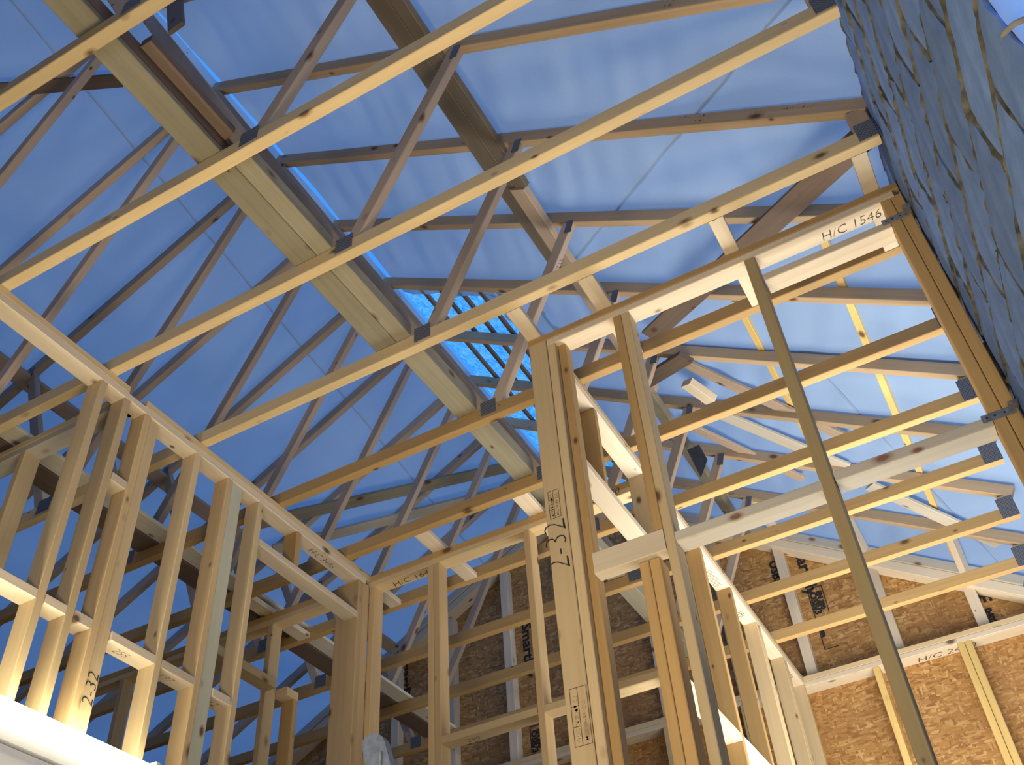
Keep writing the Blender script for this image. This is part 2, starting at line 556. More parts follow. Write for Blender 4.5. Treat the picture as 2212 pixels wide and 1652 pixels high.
# ------------------------------------------------------------------ trusses
ORD = {-1: 'nearest timber roof truss, only its left rafter tip in the corner',
       0: 'timber roof truss whose yellow chord cuts the top left corner',
       1: 'timber roof truss whose chord runs from mid left edge to top centre',
       2: 'timber roof truss with the long chord ending at the block wall top',
       3: 'timber roof truss just in front of the header plate with writing',
       4: 'timber roof truss directly behind the header plate with writing',
       5: 'timber roof truss just in front of the middle back partition',
       6: 'timber roof truss just behind the middle back partition',
       7: 'timber roof truss third from the far board gable',
       8: 'timber roof truss second from the far board gable',
       9: 'timber roof truss nearest the far board gable'}
XE = 0.372
def truss(k):
    y0 = YF(k); y1 = y0 + 0.047
    XE = 0.372 if k < 5 else 0.458
    t = thing('roof_truss', ORD[k], 'roof truss', (-2.8, y0, H), 'timber roof trusses')
    ym = (y0 + y1) / 2
    box('bottom_chord', (-6.9, XE), (y0, y1), (H, H + CD), 'gold' if k >= 4 else 'chord', t)
    mt = 'truss'
    bar('rafter', (AP + 0.012, zr(AP + 0.012)), (XE, zr(XE)), (y0, y1), CD, mt, t)
    bar('rafter', (AP - 0.012, zl(AP - 0.012)), (-7.0, zl(-7.0)), (y0, y1), CD, 'web', t)
    a, b = y0 + 0.002, y1 - 0.002
    bar('web', (-1.735, H + CD - 0.02), (-2.79, 5.46), (a, b), 0.068, 'web', t, 'mid')
    bar('web', (-1.672, H + CD - 0.012), (-1.145, zr(-1.145) - 0.004), (a, b), 0.062, 'web', t, 'mid')
    bar('web', (-4.02, H + CD - 0.02), (-2.90, 5.44), (a, b), 0.062, 'web', t, 'mid')
    bar('web', (-4.10, H + CD - 0.012), (-4.62, zl(-4.62) - 0.004), (a, b), 0.062, 'web', t, 'mid')
    box('end_post', (XE - 0.078, XE), (a, b), (H + CD, zr(XE - 0.036)), mt, t)
    def np_(x, z, w, h, ang=0.0):
        o = link('nail_plate', timber_mesh(w, 0.003, h, 'plate', 0.0005), t)
        o.rotation_euler = (0, -ang, 0)
        o.location = Vector((x, y0 - 0.001, z + Z0)) - t.location
    np_(-1.704, 3.314, 0.084, 0.088)
    np_(-1.140, 4.372, 0.040, 0.094, math.radians(-18))
    np_(-4.06, 3.314, 0.09, 0.088)
    np_(-4.62, zl(-4.62) + 0.01, 0.04, 0.09)
    np_(XE - 0.036, H + 0.062, 0.074, 0.10) if k < 5 else np_(XE - 0.045, H + 0.07, 0.095, 0.135)
    return t
TR = {k: truss(k) for k in range(-1, 10)}

# writing on two right hand rafters
def rafter_text(k, s, size, x, dz, sx=1.0):
    th = math.atan(0.645)
    n = Vector((math.sin(th), 0, math.cos(th)))
    p = Vector((x, YF(k), zr(x))) + n * dz
    text('lettering', s, size, p, (math.cos(th), 0, -math.sin(th)), n, 'ink', TR[k], shear=0.25, sx=sx)
for k, x0 in ((3, -0.42), (2, -0.33)):
    rafter_text(k, '2 SPEC PER FC1', 0.028, x0 + 0.06, 0.042)
    rafter_text(k, 'T-9276', 0.028, x0 + 0.11, 0.012)
    rafter_text(k, '(T2)', 0.040, x0 + 0.36, 0.020)
    rafter_text(k, '39RG PER FC1', 0.028, x0 + 0.47, 0.036)
text('lettering', '(12)', 0.050, (-1.22, YF(4), 4.14), (-0.45, 0, -0.89), (0.89, 0, -0.45), 'ink', TR[4])
for k in (0, 1, 2, 3, 4):
    d = Vector((-2.79 + 1.735, 0, 5.46 - H - CD)).normalized()
    p = Vector((-1.735, YF(k) + 0.002, H + CD)) + d * 1.25
    text('lettering', 'SPEC PER', 0.020, p + Vector((0.0, 0, 0.0)), (0.88, 0, 0.47), (-0.47, 0, 0.88), 'inkbrown', TR[k])
    text('lettering', 'FC1 T-92', 0.020, p - d * 0.03, (0.88, 0, 0.47), (-0.47, 0, 0.88), 'inkbrown', TR[k])

# ------------------------------------------------------------------ binders and braces on the trusses
ZB = H + CD + 0.002
def single(name, label, cat, obj, group=None):
    obj.name = name
    return tag(obj, label, cat, group)
G1 = 'long binders lying on the bottom chords'
single('roof_binder', 'greenish treated board laid along the chords, upper left stretch', 'timber', box('roof_binder', (-1.958, -1.846), (-1.2, 2.70), (ZB, ZB + 0.030), 'green'), G1)
single('roof_binder', 'upper part of the greenish binder at upper left, shade painted dark brown', 'timber', box('roof_binder', (-1.952, -1.850), (-1.2, 2.70), (ZB + 0.031, ZB + 0.112), 'dark'), G1)  # added timber, dark brown stands in for shade on the binder's right side
single('roof_binder', 'dark stained plank tucked between the upper left binder and the webs', 'timber', box('roof_binder', (-1.842, -1.792), (1.02, 1.52), (ZB + 0.075, ZB + 0.12), 'dark'), G1)
single('roof_binder', 'short grey green binder with two knots beside the long treated binder', 'timber', box('roof_binder', (-1.844, -1.766), (1.535, 2.72), (ZB, ZB + 0.07), 'green'), G1)
single('roof_binder', 'treated binder continuing along the chords towards the centre post', 'timber', box('roof_binder', (-1.884, -1.768), (2.725, 6.30), (ZB, ZB + 0.09), 'green'), G1)
single('roof_binder', 'grey binder on the chords beyond the left stud wall', 'timber', box('roof_binder', (-3.83, -3.71), (-1.2, 6.3), (ZB, ZB + 0.022), 'grey'), G1)
single('roof_binder', 'dark felt strip binder beside the grey binder beyond the left wall', 'timber', box('roof_binder', (-3.99, -3.84), (-1.2, 6.3), (ZB, ZB + 0.022), 'dark'), G1)

thR = math.atan(0.645)
nR = Vector((math.sin(thR), 0, math.cos(thR)))
def rp(x, y, d=0.0):   # point on the underside of the right hand rafters, d below it
    return Vector((x, y, zr(x))) - nR * d
thL = math.atan(0.53)
nL = Vector((-math.sin(thL), 0, math.cos(thL)))
def lp(x, y, d=0.0):
    return Vector((x, y, zl(x))) - nL * d
def rbeam(label, p, q, w, h, mat, name='roof_brace', group=None, d=None, side='R'):
    f, n = (rp, nR) if side == 'R' else (lp, nL)
    dd = (h / 2 + 0.001) if d is None else d
    return single(name, label, 'timber', beam(name, f(p[0], p[1], dd), f(q[0], q[1], dd), w, h, mat, None, n), group)
G2 = 'binders and braces under the rafters'
rbeam('grey green binder under the right rafters, upper board of the pair', (-1.335, -1.0), (-1.345, 3.62), 0.13, 0.03, 'umber', 'roof_binder', G2)
rbeam('brown binder under the right rafters, lower board of the pair', (-1.236, -1.0), (-1.244, 2.95), 0.084, 0.035, 'umber', 'roof_binder', G2)
rbeam('brown binder under the right rafters lapping behind the header', (-1.27, 2.96), (-1.29, 4.85), 0.10, 0.045, 'web', 'roof_binder', G2)
rbeam('knotty grey binder under the right rafters near the far gable', (-1.33, 4.80), (-1.33, 6.85), 0.10, 0.045, 'green', 'roof_binder', G2)
rbeam('dark brown diagonal brace rising from the block wall under the right rafters', (0.36, 2.78), (-1.08, 4.27), 0.115, 0.022, 'dark', 'diagonal_brace', G2)
rbeam('dark brown brace end sawn square behind the header', (-0.90, 4.40), (-1.36, 4.80), 0.10, 0.035, 'dark', 'diagonal_brace', G2, 0.055)
rbeam('pale diagonal brace crossing the far right rafters, first plank', (-1.10, 4.56), (-0.30, 5.32), 0.10, 0.022, 'web', 'diagonal_brace', G2, -0.055)
rbeam('whitish diagonal brace crossing the far right rafters, middle plank', (-1.10, 5.11), (-0.38, 5.68), 0.12, 0.022, 'grey', 'diagonal_brace', G2, -0.05)
rbeam('pale knotted diagonal brace crossing the far right rafters, last plank', (-1.30, 5.36), (-0.70, 5.93), 0.09, 0.022, 'web', 'diagonal_brace', G2, -0.05)
rbeam('broad white diagonal brace low on the far right slope', (-0.30, 5.88), (0.30, 6.42), 0.13, 0.022, 'grey', 'diagonal_brace', G2, -0.05)
rbeam('short stubby white noggin beside the dark brace end', (-1.02, 4.72), (-0.93, 4.90), 0.10, 0.05, 'pale', 'noggin', None, 0.03)
rbeam('yellow batten along the far right slope, nearer the wall', (-0.003, 3.30), (0.0, 6.8), 0.042, 0.025, 'yellow', 'roof_batten', 'yellow battens above the right rafters', -0.09)
rbeam('yellow batten along the far right slope, nearer the ridge', (-0.55, 4.02), (-0.55, 6.2), 0.042, 0.025, 'yellow', 'roof_batten', 'yellow battens above the right rafters', -0.09)
rbeam('dark weathered brace under the left rafters at the left edge', (-3.13, 1.70), (-4.05, 0.96), 0.075, 0.022, 'dark', 'diagonal_brace', G2, None, 'L')
rbeam('grey upper diagonal brace under the far left rafters', (-2.90, 6.18), (-4.55, 4.70), 0.10, 0.03, 'green', 'diagonal_brace', G2, None, 'L')
rbeam('grey lower diagonal brace under the far left rafters', (-3.02, 6.38), (-4.60, 5.02), 0.09, 0.03, 'grey', 'diagonal_brace', G2, None, 'L')
rbeam('brown binder under the left rafters beyond the left wall', (-4.66, -1.0), (-4.66, 6.8), 0.10, 0.045, 'web', 'roof_binder', G2, None, 'L')
single('loose_board', 'dark board hanging by the ridge at top left', 'timber', beam('loose_board', (-2.45, 1.40, 5.29), (-2.285, 1.40, 4.62), 0.022, 0.092, 'dark', None, (1, 0, 0)))
for x_, w_ in ((-1.12, 'nearest the inner wall'), (-0.54, 'in the middle'), (0.05, 'nearest the eaves')):
    single('gable_noggin', 'short noggin between last truss and far gable, ' + w_, 'timber', beam('gable_noggin', rp(x_, 6.313, -0.035), rp(x_, 6.868, -0.035), 0.047, 0.068, 'pale', None, nR), 'noggins between the last truss and the far gable')

# tiling battens and sheet over the torn stretch beside the ridge
for i in range(5):
    x = -2.582 + i * 0.155
    o = beam('tiling_batten', Vector((x, 3.9, zRt(x))) + nR * 0.02, Vector((x, 7.0, zRt(x))) + nR * 0.02, 0.036, 0.022, 'dark', None, nR)
    tag(o, ['slim tiling batten against the open strip of sky, closest to the ridge', 'slim tiling batten against the open strip of sky, second from the ridge',
            'slim tiling batten against the open strip of sky, third from the ridge', 'slim tiling batten against the open strip of sky, fourth from the ridge',
            'slim tiling batten against the open strip of sky, fifth from the ridge'][i], 'batten', 'tiling battens showing through the torn membrane')
vs, fs = [], []
for j in range(25):
    for i in range(9):
        x = -2.78 + 0.80 * i / 8; y = 3.9 + 3.1 * j / 24
        vs.append((x, y, zRt(x) + 0.055 + 0.012 * mnoise.noise(Vector((x * 9, y * 4, 2.0)))))
for j in range(24):
    for i in range(8):
        fs.append((j * 9 + i, j * 9 + i + 1, (j + 1) * 9 + i + 1, (j + 1) * 9 + i))
tag(mesh_obj('polythene_sheet', vs, fs, 'poly', smooth=True, loc=(-2.78, 3.9, 5.5)), 'bright cyan mottled polythene covering the torn membrane by the ridge', 'plastic sheet')
vs = [(-1.30, 5.42, 4.36), (-1.22, 5.46, 4.40), (-1.20, 5.52, 4.30), (-1.27, 5.50, 4.16)]
mesh = [(v[0], v[1], v[2]) for v in vs] + [(v[0], v[1] + 0.004, v[2]) for v in vs]
tag(mesh_obj('felt_scrap', mesh, [(0, 1, 2, 3), (7, 6, 5, 4), (0, 4, 5, 1), (1, 5, 6, 2), (2, 6, 7, 3), (3, 7, 4, 0)], 'felt', loc=vs[0]), 'black felt scrap hanging from the far knotty binder', 'felt scrap')

# ------------------------------------------------------------------ restraint battens over the partitions
G3 = 'flat restraint battens over the partition plates'
for i, (x0, x1) in enumerate(((-1.302, -1.233), (-0.950, -0.879), (-0.349, -0.286), (0.249, 0.311))):
    o = box('restraint_batten', (x0, x1), (YF(3) + 0.049, YF(4) - 0.002), (H + 0.001, H + 0.034), 'pale')
    tag(o, ['flat pale batten over the header plate, above the centre post', 'flat pale batten over the header plate, second from the centre post',
            'flat pale batten over the header plate, above the long leaning stud', 'flat pale batten with a dark knot over the header plate by the block wall'][i], 'batten', G3)
for i, (x0, x1) in enumerate(((-1.93, -1.84), (-2.555, -2.470), (-3.085, -3.005), (-3.78, -3.69))):
    o = box('restraint_batten', (x0, x1), (3.905, 4.475), (H + 0.001, H + 0.034), 'pale')
    tag(o, ['flat pale batten over the back partition, next to the centre post', 'flat pale batten with clipped end over the back partition',
            'flat pale batten with rounded end at the inside corner of the partitions', 'flat pale batten with rounded end beyond the left stud wall'][i], 'batten', G3)

# ------------------------------------------------------------------ left stud wall (63 mm deep)
WL = thing('wall_left', 'left bare stud partition with double top plate and a row of noggins', 'wall', (-3.01, 2.5, FL), kind='structure')
XA, XB = -3.069, -2.980
ZP1, ZP0 = H - 0.038, H - 0.076
box('top_plate', (XA, XB), (-1.6, 2.195), (ZP1, H), 'stud', WL)
box('top_plate', (XA, XB), (2.302, 4.19), (ZP1, H), 'stud', WL)
box('head_plate', (XA, XB), (-1.6, 4.06), (ZP0, ZP1 - 0.001), 'pale', WL)
def studL(y0, y1=None, top=ZP0, bot=FL, mat='stud', xa=XA, xb=XB):
    return box('stud', (xa, xb), (y0, (y1 or y0 + 0.037)), (bot, top), mat, WL)
for y, mt in ((0.2, 'stud'), (0.8, 'stud'), (1.42, 'stud'), (2.040, 'stud'), (2.180, 'stud'), (2.308, 'warm'), (2.648, 'stud'), (2.878, 'warm'), (3.116, 'stud')):
    studL(y, mat=mt)
studL(2.347, 2.408, mat='stud', xa=XB - 0.05, xb=XB - 0.010)
studL(2.917, 2.995, mat='ghost', xa=XB - 0.045, xb=XB - 0.006)
box('jack_stud', (XA, XB), (3.430, 3.467), (2.972, ZP0), 'gold', WL)
box('stud', (XA - 0.065, XB - 0.0), (3.998, 4.036), (FL, ZP0), 'warm', WL)
box('stud', (XA - 0.02, XB + 0.0), (4.038, 4.10), (FL, ZP0), 'warm', WL)
box('lintel_rail', (XA, XB), (3.154, 3.997), (2.934, 2.971), 'pale', WL)
ys = [1.42, 2.040, 2.180, 2.308, 2.648, 2.878, 3.116]
for i in range(len(ys) - 1):
    y0, y1 = ys[i] + 0.038 + (0.064 if i == 3 else 0.0), ys[i + 1] - 0.001
    if y1 - y0 < 0.03:
        continue
    if i == 5:
        y0 = 2.997
    n = box('noggin', (XA, XB), (y0, y1), (2.064, 2.104), 'pale', WL)
    if i in (3, 4, 5):
        text('lettering', {3: '255', 4: '197', 5: '212'}[i], 0.050, (XB - 0.014, (y0 + y1) / 2 - 0.06, 2.064), (0, 1, 0), (1, 0, 0), 'ink', WL, shear=0.2) if False else \
        text('lettering', {3: '255', 4: '197', 5: '212'}[i], 0.050, (XA + 0.028, (y0 + y1) / 2 - 0.06, 2.064), (0, 1, 0), (1, 0, 0), 'ink', WL, shear=0.2)
box('noggin', (XA, XB), (2.218, 2.307), (2.735, 2.772), 'pale', WL)
text('lettering', 'H/C 3496', 0.055, (XA + 0.022, 3.60, ZP0), (0, 1, 0), (1, 0, 0), 'ink', WL, shear=0.2)
text('lettering', '2-32', 0.075, (XB - 0.010, 2.402, 1.78), (0, 0, 1), (0, -1, 0), 'ink', WL, shear=0.1)

# ------------------------------------------------------------------ partition running off behind the left wall
WS = thing('wall_side', 'stud partition running off to the left behind the left stud wall', 'wall', (-4.4, 2.25, FL), kind='structure')
box('top_plate', (-6.7, -3.05), (2.205, 2.293), (ZP1, H), 'stud', WS)
box('head_plate', (-6.7, -3.05), (2.205, 2.293), (ZP0, ZP1 - 0.001), 'grey', WS)
for x in (-3.668, -4.27, -4.87, -5.47, -6.07):
    box('stud', (x, x + 0.038), (2.205, 2.293), (FL, ZP0), 'stud', WS)
box('noggin', (-4.23, -3.67), (2.205, 2.293), (2.06, 2.10), 'stud', WS)

# ------------------------------------------------------------------ back partition (y 4.105)
WB = thing('wall_back', 'bare stud partition across the back joining the left wall to the centre', 'wall', (-2.6, 4.15, FL), kind='structure')
YA, YB = 4.105, 4.194
box('top_plate', (-5.2, -1.30), (YA, YB), (ZP1, H), 'gold', WB)
box('head_plate', (-5.2, -1.30), (YA, YB), (ZP0, ZP1 - 0.001), 'stud', WB)
for x, w, mt in ((-4.9, 0.038, 'stud'), (-4.3, 0.038, 'stud'), (-3.718, 0.038, 'stud'), (-2.985, 0.038, 'warm'), (-2.590, 0.038, 'warm'), (-2.551, 0.038, 'warm'), (-1.975, 0.038, 'warm')):
    box('stud', (x, x + w), (YA, YB), (FL, ZP0), mt, WB)
box('noggin', (-2.512, -1.976), (YA, YB), (2.125, 2.163), 'stud', WB)
box('noggin', (-1.936, -1.31), (YA, YB), (2.125, 2.163), 'stud', WB)
text('lettering', 'H/C 1640', 0.070, (-2.86, YA + 0.012, ZP0), (1, 0, 0), (0, -1, 0), 'inkbrown', WB, shear=0.2) if False else \
text('lettering', 'H/C 1640', 0.070, (-2.86, YB - 0.014, ZP0), (1, 0, 0), (0, -1, 0), 'ink', WB, shear=0.2)
text('lettering', '290', 0.05, (-2.40, YB - 0.02, 2.125), (1, 0, 0), (0, -1, 0), 'ink', WB, shear=0.2)
text('lettering', 'HC 1120', 0.062, (-1.62, YA, ZP0 + 0.012), (1, 0, 0), (0, 0, 1), 'ink', WB, shear=0.2)

# closet return beyond the back partition's left end
WC = thing('wall_closet', 'small stud return with one rail seen through the left wall', 'wall', (-3.62, 4.1, FL), kind='structure')
box('rail', (-3.69, -3.60), (3.55, 4.10), (2.735, 2.786), 'stud', WC)
box('rail', (-3.69, -3.60), (4.196, 4.30), (2.735, 2.786), 'stud', WC)
box('stud', (-3.69, -3.60), (4.262, 4.30), (FL, 2.734), 'gold', WC)
box('stud', (-3.69, -3.60), (3.55, 3.588), (FL, 2.734), 'stud', WC)

# ------------------------------------------------------------------ middle wall with the written header (y 2.92)
WM = thing('wall_middle', 'bare stud wall with the written header plate between centre post and block wall', 'wall', (-0.45, 2.96, FL), kind='structure')
MA, MB = 2.915, 3.002
XM0, XM1 = -1.208, 0.372
box('top_plate', (-1.299, 0.372), (MA, MB), (ZP1, H), 'gold', WM)
box('header_plate', (XM0, 0.345), (MA, MB), (ZP0, ZP1 - 0.001), 'pale', WM)
text('lettering', 'H/C 1546', 0.066, (0.030, MB - 0.012, ZP0), (1, 0, 0), (0, -1, 0), 'ink', WM, shear=0.15, sx=0.95)
# centre post: end stud of the inner wall, then two studs of this wall
box('stud', (-1.299, -1.212), (MA, MA + 0.038), (FL, ZP1 - 0.001), 'stud', WM)
box('stud', (-1.209, -1.171), (MA, MB), (FL, ZP0), 'stud', WM)
box('stud', (-1.169, -1.132), (MA + 0.03, MB), (FL, ZP0), 'gold', WM)
text('lettering', '2-32', 0.135, (-1.222, MA, 2.02), (0, 0, 1), (-1, 0, 0), 'ink', WM, shear=0.0, sx=0.95, thick=-0.0035)
box('stud', (-0.887, -0.850), (MA, MB), (2.053, ZP0), 'gold', WM)
box('stud', (-0.849, -0.812), (MA, MB), (FL, ZP0), 'stud', WM)
box('stud', (-0.967, -0.930), (MA + 0.02, MB + 0.02), (FL, 1.955), 'gold', WM)
box('stud', (-0.928, -0.888), (MA + 0.02, MB + 0.02), (FL, 1.955), 'gold', WM)
beam('stud', (-0.262, 2.958, ZP0), (-0.250, 2.958, FL), 0.046, 0.087, 'olive', WM, (0, 1, 0))
box('stud', (0.288, 0.328), (MA, MB), (FL, ZP0), 'gold', WM)
box('stud', (0.330, 0.372), (MA, MB), (FL, ZP0), 'gold', WM)
box('noggin', (-0.231, 0.286), (MA, MB), (3.020, 3.058), 'pale', WM)
box('noggin', (-0.811, -0.276), (MA, MB), (1.982, 2.022), 'grey', WM)
box('noggin', (-0.232, 0.286), (MA, MB), (2.000, 2.040), 'grey', WM)
box('noggin', (-1.131, -0.851), (MA, MA + 0.06), (1.962, 2.052), 'pale', WM)
for z in (3.062, 2.040):
    t = thing('restraint_strap', 'folded galvanised strap tying the %s noggin to the block wall' % ('upper' if z > 3 else 'lower'), 'strap', (0.31, MA, z - 0.02), 'galvanised straps at the block wall')
    o = link('strap_leg', timber_mesh(0.103, 0.002, 0.030, 'steel', 0.0003), t)
    o.location = (0.0, -0.003, 0.012)
    o = link('strap_return', timber_mesh(0.05, 0.030, 0.002, 'steel', 0.0003), t)
    o.rotation_euler = (0, 0, math.pi / 2)
    o.location = (0.066 - 0.016, -0.027, 0.012)
    for dx in (-0.035, -0.01, 0.02, 0.042):
        vsn, fsn = [], []
        for a in range(8):
            an = a * math.pi / 4
            vsn.append((0.31 + dx + 0.004 * math.cos(an), MA - 0.0048, z - 0.008 + 0.004 * math.sin(an)))
        mesh_obj('nail_hole', vsn, [tuple(range(8))], 'ink', t, loc=(0.31 + dx, MA - 0.0048, z - 0.008))
# certification stamps on the centre post
def stamp(x, z, w, h, parent, yv):
    lw = 0.002
    segs = [((x, z), (x + w, z)), ((x, z + h), (x + w, z + h)), ((x, z), (x, z + h)), ((x + w, z), (x + w, z + h)), ((x + w * 0.45, z), (x + w * 0.45, z + h)),
            ((x, z + h * 0.33), (x + w * 0.45, z + h * 0.33)), ((x, z + h * 0.68), (x + w * 0.45, z + h * 0.68))]
    vs, fs = [], []
    for (a, b) in segs:
        if a[0] == b[0]:
            q = [(a[0] - lw / 2, a[1]), (a[0] + lw / 2, a[1]), (b[0] + lw / 2, b[1]), (b[0] - lw / 2, b[1])]
        else:
            q = [(a[0], a[1] - lw / 2), (b[0], b[1] - lw / 2), (b[0], b[1] + lw / 2), (a[0], a[1] + lw / 2)]
        i = len(vs)
        vs += [(p[0], yv - 0.0012, p[1]) for p in q]
        fs.append((i, i + 1, i + 2, i + 3))
    mesh_obj('stamp_outline', vs, fs, 'inkbrown', parent, loc=(x, yv, z))
    for s, f, xx in (('C3', 0.75, 0.38), ('KD  HT', 0.38, 0.38), ('WOOD  BQA', 0.05, 0.38), ('MILL 38x89  CLS', 0.06, 0.85)):
        text('lettering', s, w * 0.32, (x + w * xx, yv, z + h * f), (0, 0, 1), (-1, 0, 0), 'inkbrown', parent)
stamp(-1.278, 1.36, 0.062, 0.20, WM, MA)
stamp(-1.280, 2.26, 0.046, 0.13, WM, MA)

# ------------------------------------------------------------------ inner wall running back from the centre post (x -1.3 .. -1.21)
WI = thing('wall_inner', 'bare stud wall running back from the centre post to the far gable', 'wall', (-1.255, 5.0, FL), kind='structure')
IA, IB = -1.299, -1.210
box('top_plate', (IA, IB), (MB + 0.002, 6.876), (ZP1, H), 'stud', WI)
box('head_plate', (IA, IB), (2.956, 6.876), (ZP0, ZP1 - 0.001), 'pale', WI)
box('lintel', (IA, IB), (2.956, 4.00), (2.690, 2.730), 'pale', WI)
box('jack_stud', (IA, IB), (3.40, 3.438), (2.732, ZP0), 'gold', WI)
box('stud', (IA, IB), (4.002, 4.040), (FL, ZP0), 'stud', WI)
box('stud', (IA, IB), (3.962, 4.000), (FL, 2.688), 'gold', WI)
for y, mt in ((4.80, 'gold'), (5.31, 'gold'), (5.80, 'stud'), (5.845, 'stud'), (6.35, 'stud'), (6.40, 'stud'), (6.835, 'stud')):
    box('stud', (IA, IB), (y, y + 0.04), (FL, ZP0), mt, WI)
for y0, y1 in ((4.041, 4.799), (4.841, 5.309), (5.351, 5.799), (5.886, 6.349), (6.441, 6.834)):
    box('noggin', (IA, IB), (y0, y1), (2.04, 2.08), 'pale', WI)
text('lettering', 'H/C 800', 0.07, (IA + 0.014, 6.45, ZP0), (0, 1, 0), (1, 0, 0), 'ink', WI)
text('lettering', '|||||||||||||', 0.06, (IA + 0.02, 5.06, ZP0), (0, 1, 0), (1, 0, 0), 'ink', WI)
text('lettering', '(8)', 0.06, (IA + 0.02, 5.62, ZP0), (0, 1, 0), (1, 0, 0), 'ink', WI)

# ------------------------------------------------------------------ far gable wall (140 mm studs, board sheathing)
WR = thing('wall_rear', 'far gable wall of strand board sheathing behind pale studs', 'wall', (-2.0, 6.95, FL), kind='structure')
RA, RB = 6.880, 7.018
box('top_plate', (-6.7, 0.372), (RA, RB), (ZP1, H), 'stud', WR)
box('head_plate', (-6.7, 0.372), (RA, RB), (ZP0, ZP1 - 0.001), 'pale', WR)
for x in (-6.5, -5.9, -5.3, -4.7, -4.1, -3.5, -2.9, -2.3, -1.70, -1.276, -0.735, -0.160, -0.112, 0.30):
    box('stud', (x, x + 0.045), (RA, RB), (FL, ZP0), 'yellow' if x > -1.5 else 'stud', WR)
for x in (-6.5, -5.95, -5.35, -4.75, -4.18, -3.608, -3.0, -2.30, -1.70, -1.185, -0.565, 0.010):
    zt = min(zr(x), zl(x)) - 0.075
    box('gable_stud', (x, x + 0.075), (RA + 0.05, RB), (H, zt), 'pale', WR)
bar('gable_rail', (AP, zr(AP) - 0.085), (0.372, zr(0.372) - 0.085), (RA + 0.005, RB), 0.07, 'pale', WR)
bar('gable_rail', (AP, zl(AP) - 0.085), (-6.8, zl(-6.8) - 0.085), (RA + 0.005, RB), 0.07, 'pale', WR)
bar('gable_rafter', (AP, zr(AP) + 0.0), (0.372, zr(0.372) + 0.0), (RA - 0.01, RB), 0.07, 'grey', WR)
bar('gable_rafter', (AP, zl(AP) + 0.0), (-6.9, zl(-6.9) + 0.0), (RA - 0.01, RB), 0.07, 'grey', WR)
def osb(pts):
    n = len(pts)
    vs = [(p[0], RB + 0.001, p[1]) for p in pts] + [(p[0], RB + 0.012, p[1]) for p in pts]
    fs = [tuple(range(n)), tuple(range(2 * n - 1, n - 1, -1))]
    for i in range(n):
        j = (i + 1) % n
        fs.append((i, i + n, j + n, j))
    o = mesh_obj('sheathing_panel', vs, fs, 'osb', WR, loc=(pts[0][0], RB, pts[0][1]))
xs = [-6.9, -5.95 + 0.037, -4.75 + 0.037, -3.608 + 0.037, -2.30 + 0.037, -1.185 + 0.037, 0.010 + 0.037, 0.45]
for i in range(len(xs) - 1):
    a, b = xs[i] + 0.0002, xs[i + 1] - 0.0002
    osb([(a, FL), (b, FL), (b, ZP0 - 0.6), (a, ZP0 - 0.6)])
    osb([(a, ZP0 - 0.5998), (b, ZP0 - 0.5998), (b, H), (a, H)])
    top = lambda x: min(zr(x), zl(x)) + 0.06
    p = [(a, H + 0.0002), (b, H + 0.0002), (b, top(b))]
    if a < AP < b:
        p.append((AP, top(AP)))
    p.append((a, top(a)))
    osb(p)
def board_text(s, size, x, z, sx=1.0, th=0.004):
    text('lettering', s, size, (x, RB, z), (0, 0, -1), (1, 0, 0), 'ink', WR, sx=sx, thick=th)
board_text('SmartPly', 0.13, -1.035, 4.42, 1.1)
board_text('OSB3', 0.10, -1.25, 4.30, 0.9)
board_text('SmartPly', 0.13, -3.46, 4.48, 1.1)
board_text('SmartPly', 0.13, -4.70, 4.58, 1.1)
board_text('CE', 0.13, 0.07, 3.62)
board_text('0402', 0.06, 0.09, 3.42)
for (x, z) in ((-1.03, 3.97), (-3.46, 3.55)):
    w, h, lw = 0.11, 0.50, 0.007
    vs, fs = [], []
    for q in (((x, z), (x + w, z - lw)), ((x, z - h), (x + w, z - h - lw)), ((x, z), (x + lw, z - h)), ((x + w, z), (x + w + lw, z - h * 0.45))):
        (x0, z0), (x1, z1) = q
        i = len(vs)
        vs += [(x0, RB - 0.0012, z1), (x1, RB - 0.0012, z1), (x1, RB - 0.0012, z0), (x0, RB - 0.0012, z0)]
        fs.append((i, i + 1, i + 2, i + 3))
    mesh_obj('stamp_outline', vs, fs, 'ink', WR, loc=(x, RB, z))
    board_text('OSB/3', 0.07, x + 0.012, z - 0.04)
    board_text('EN 300', 0.05, x + 0.065, z - 0.04)
    board_text('18mm', 0.05, x + 0.012, z - 0.28)
text('lettering', 'H/C 2400', 0.10, (-0.45, RB - 0.02, ZP0), (1, 0, 0), (0, -1, 0), 'inkbrown', WR, shear=0.2)

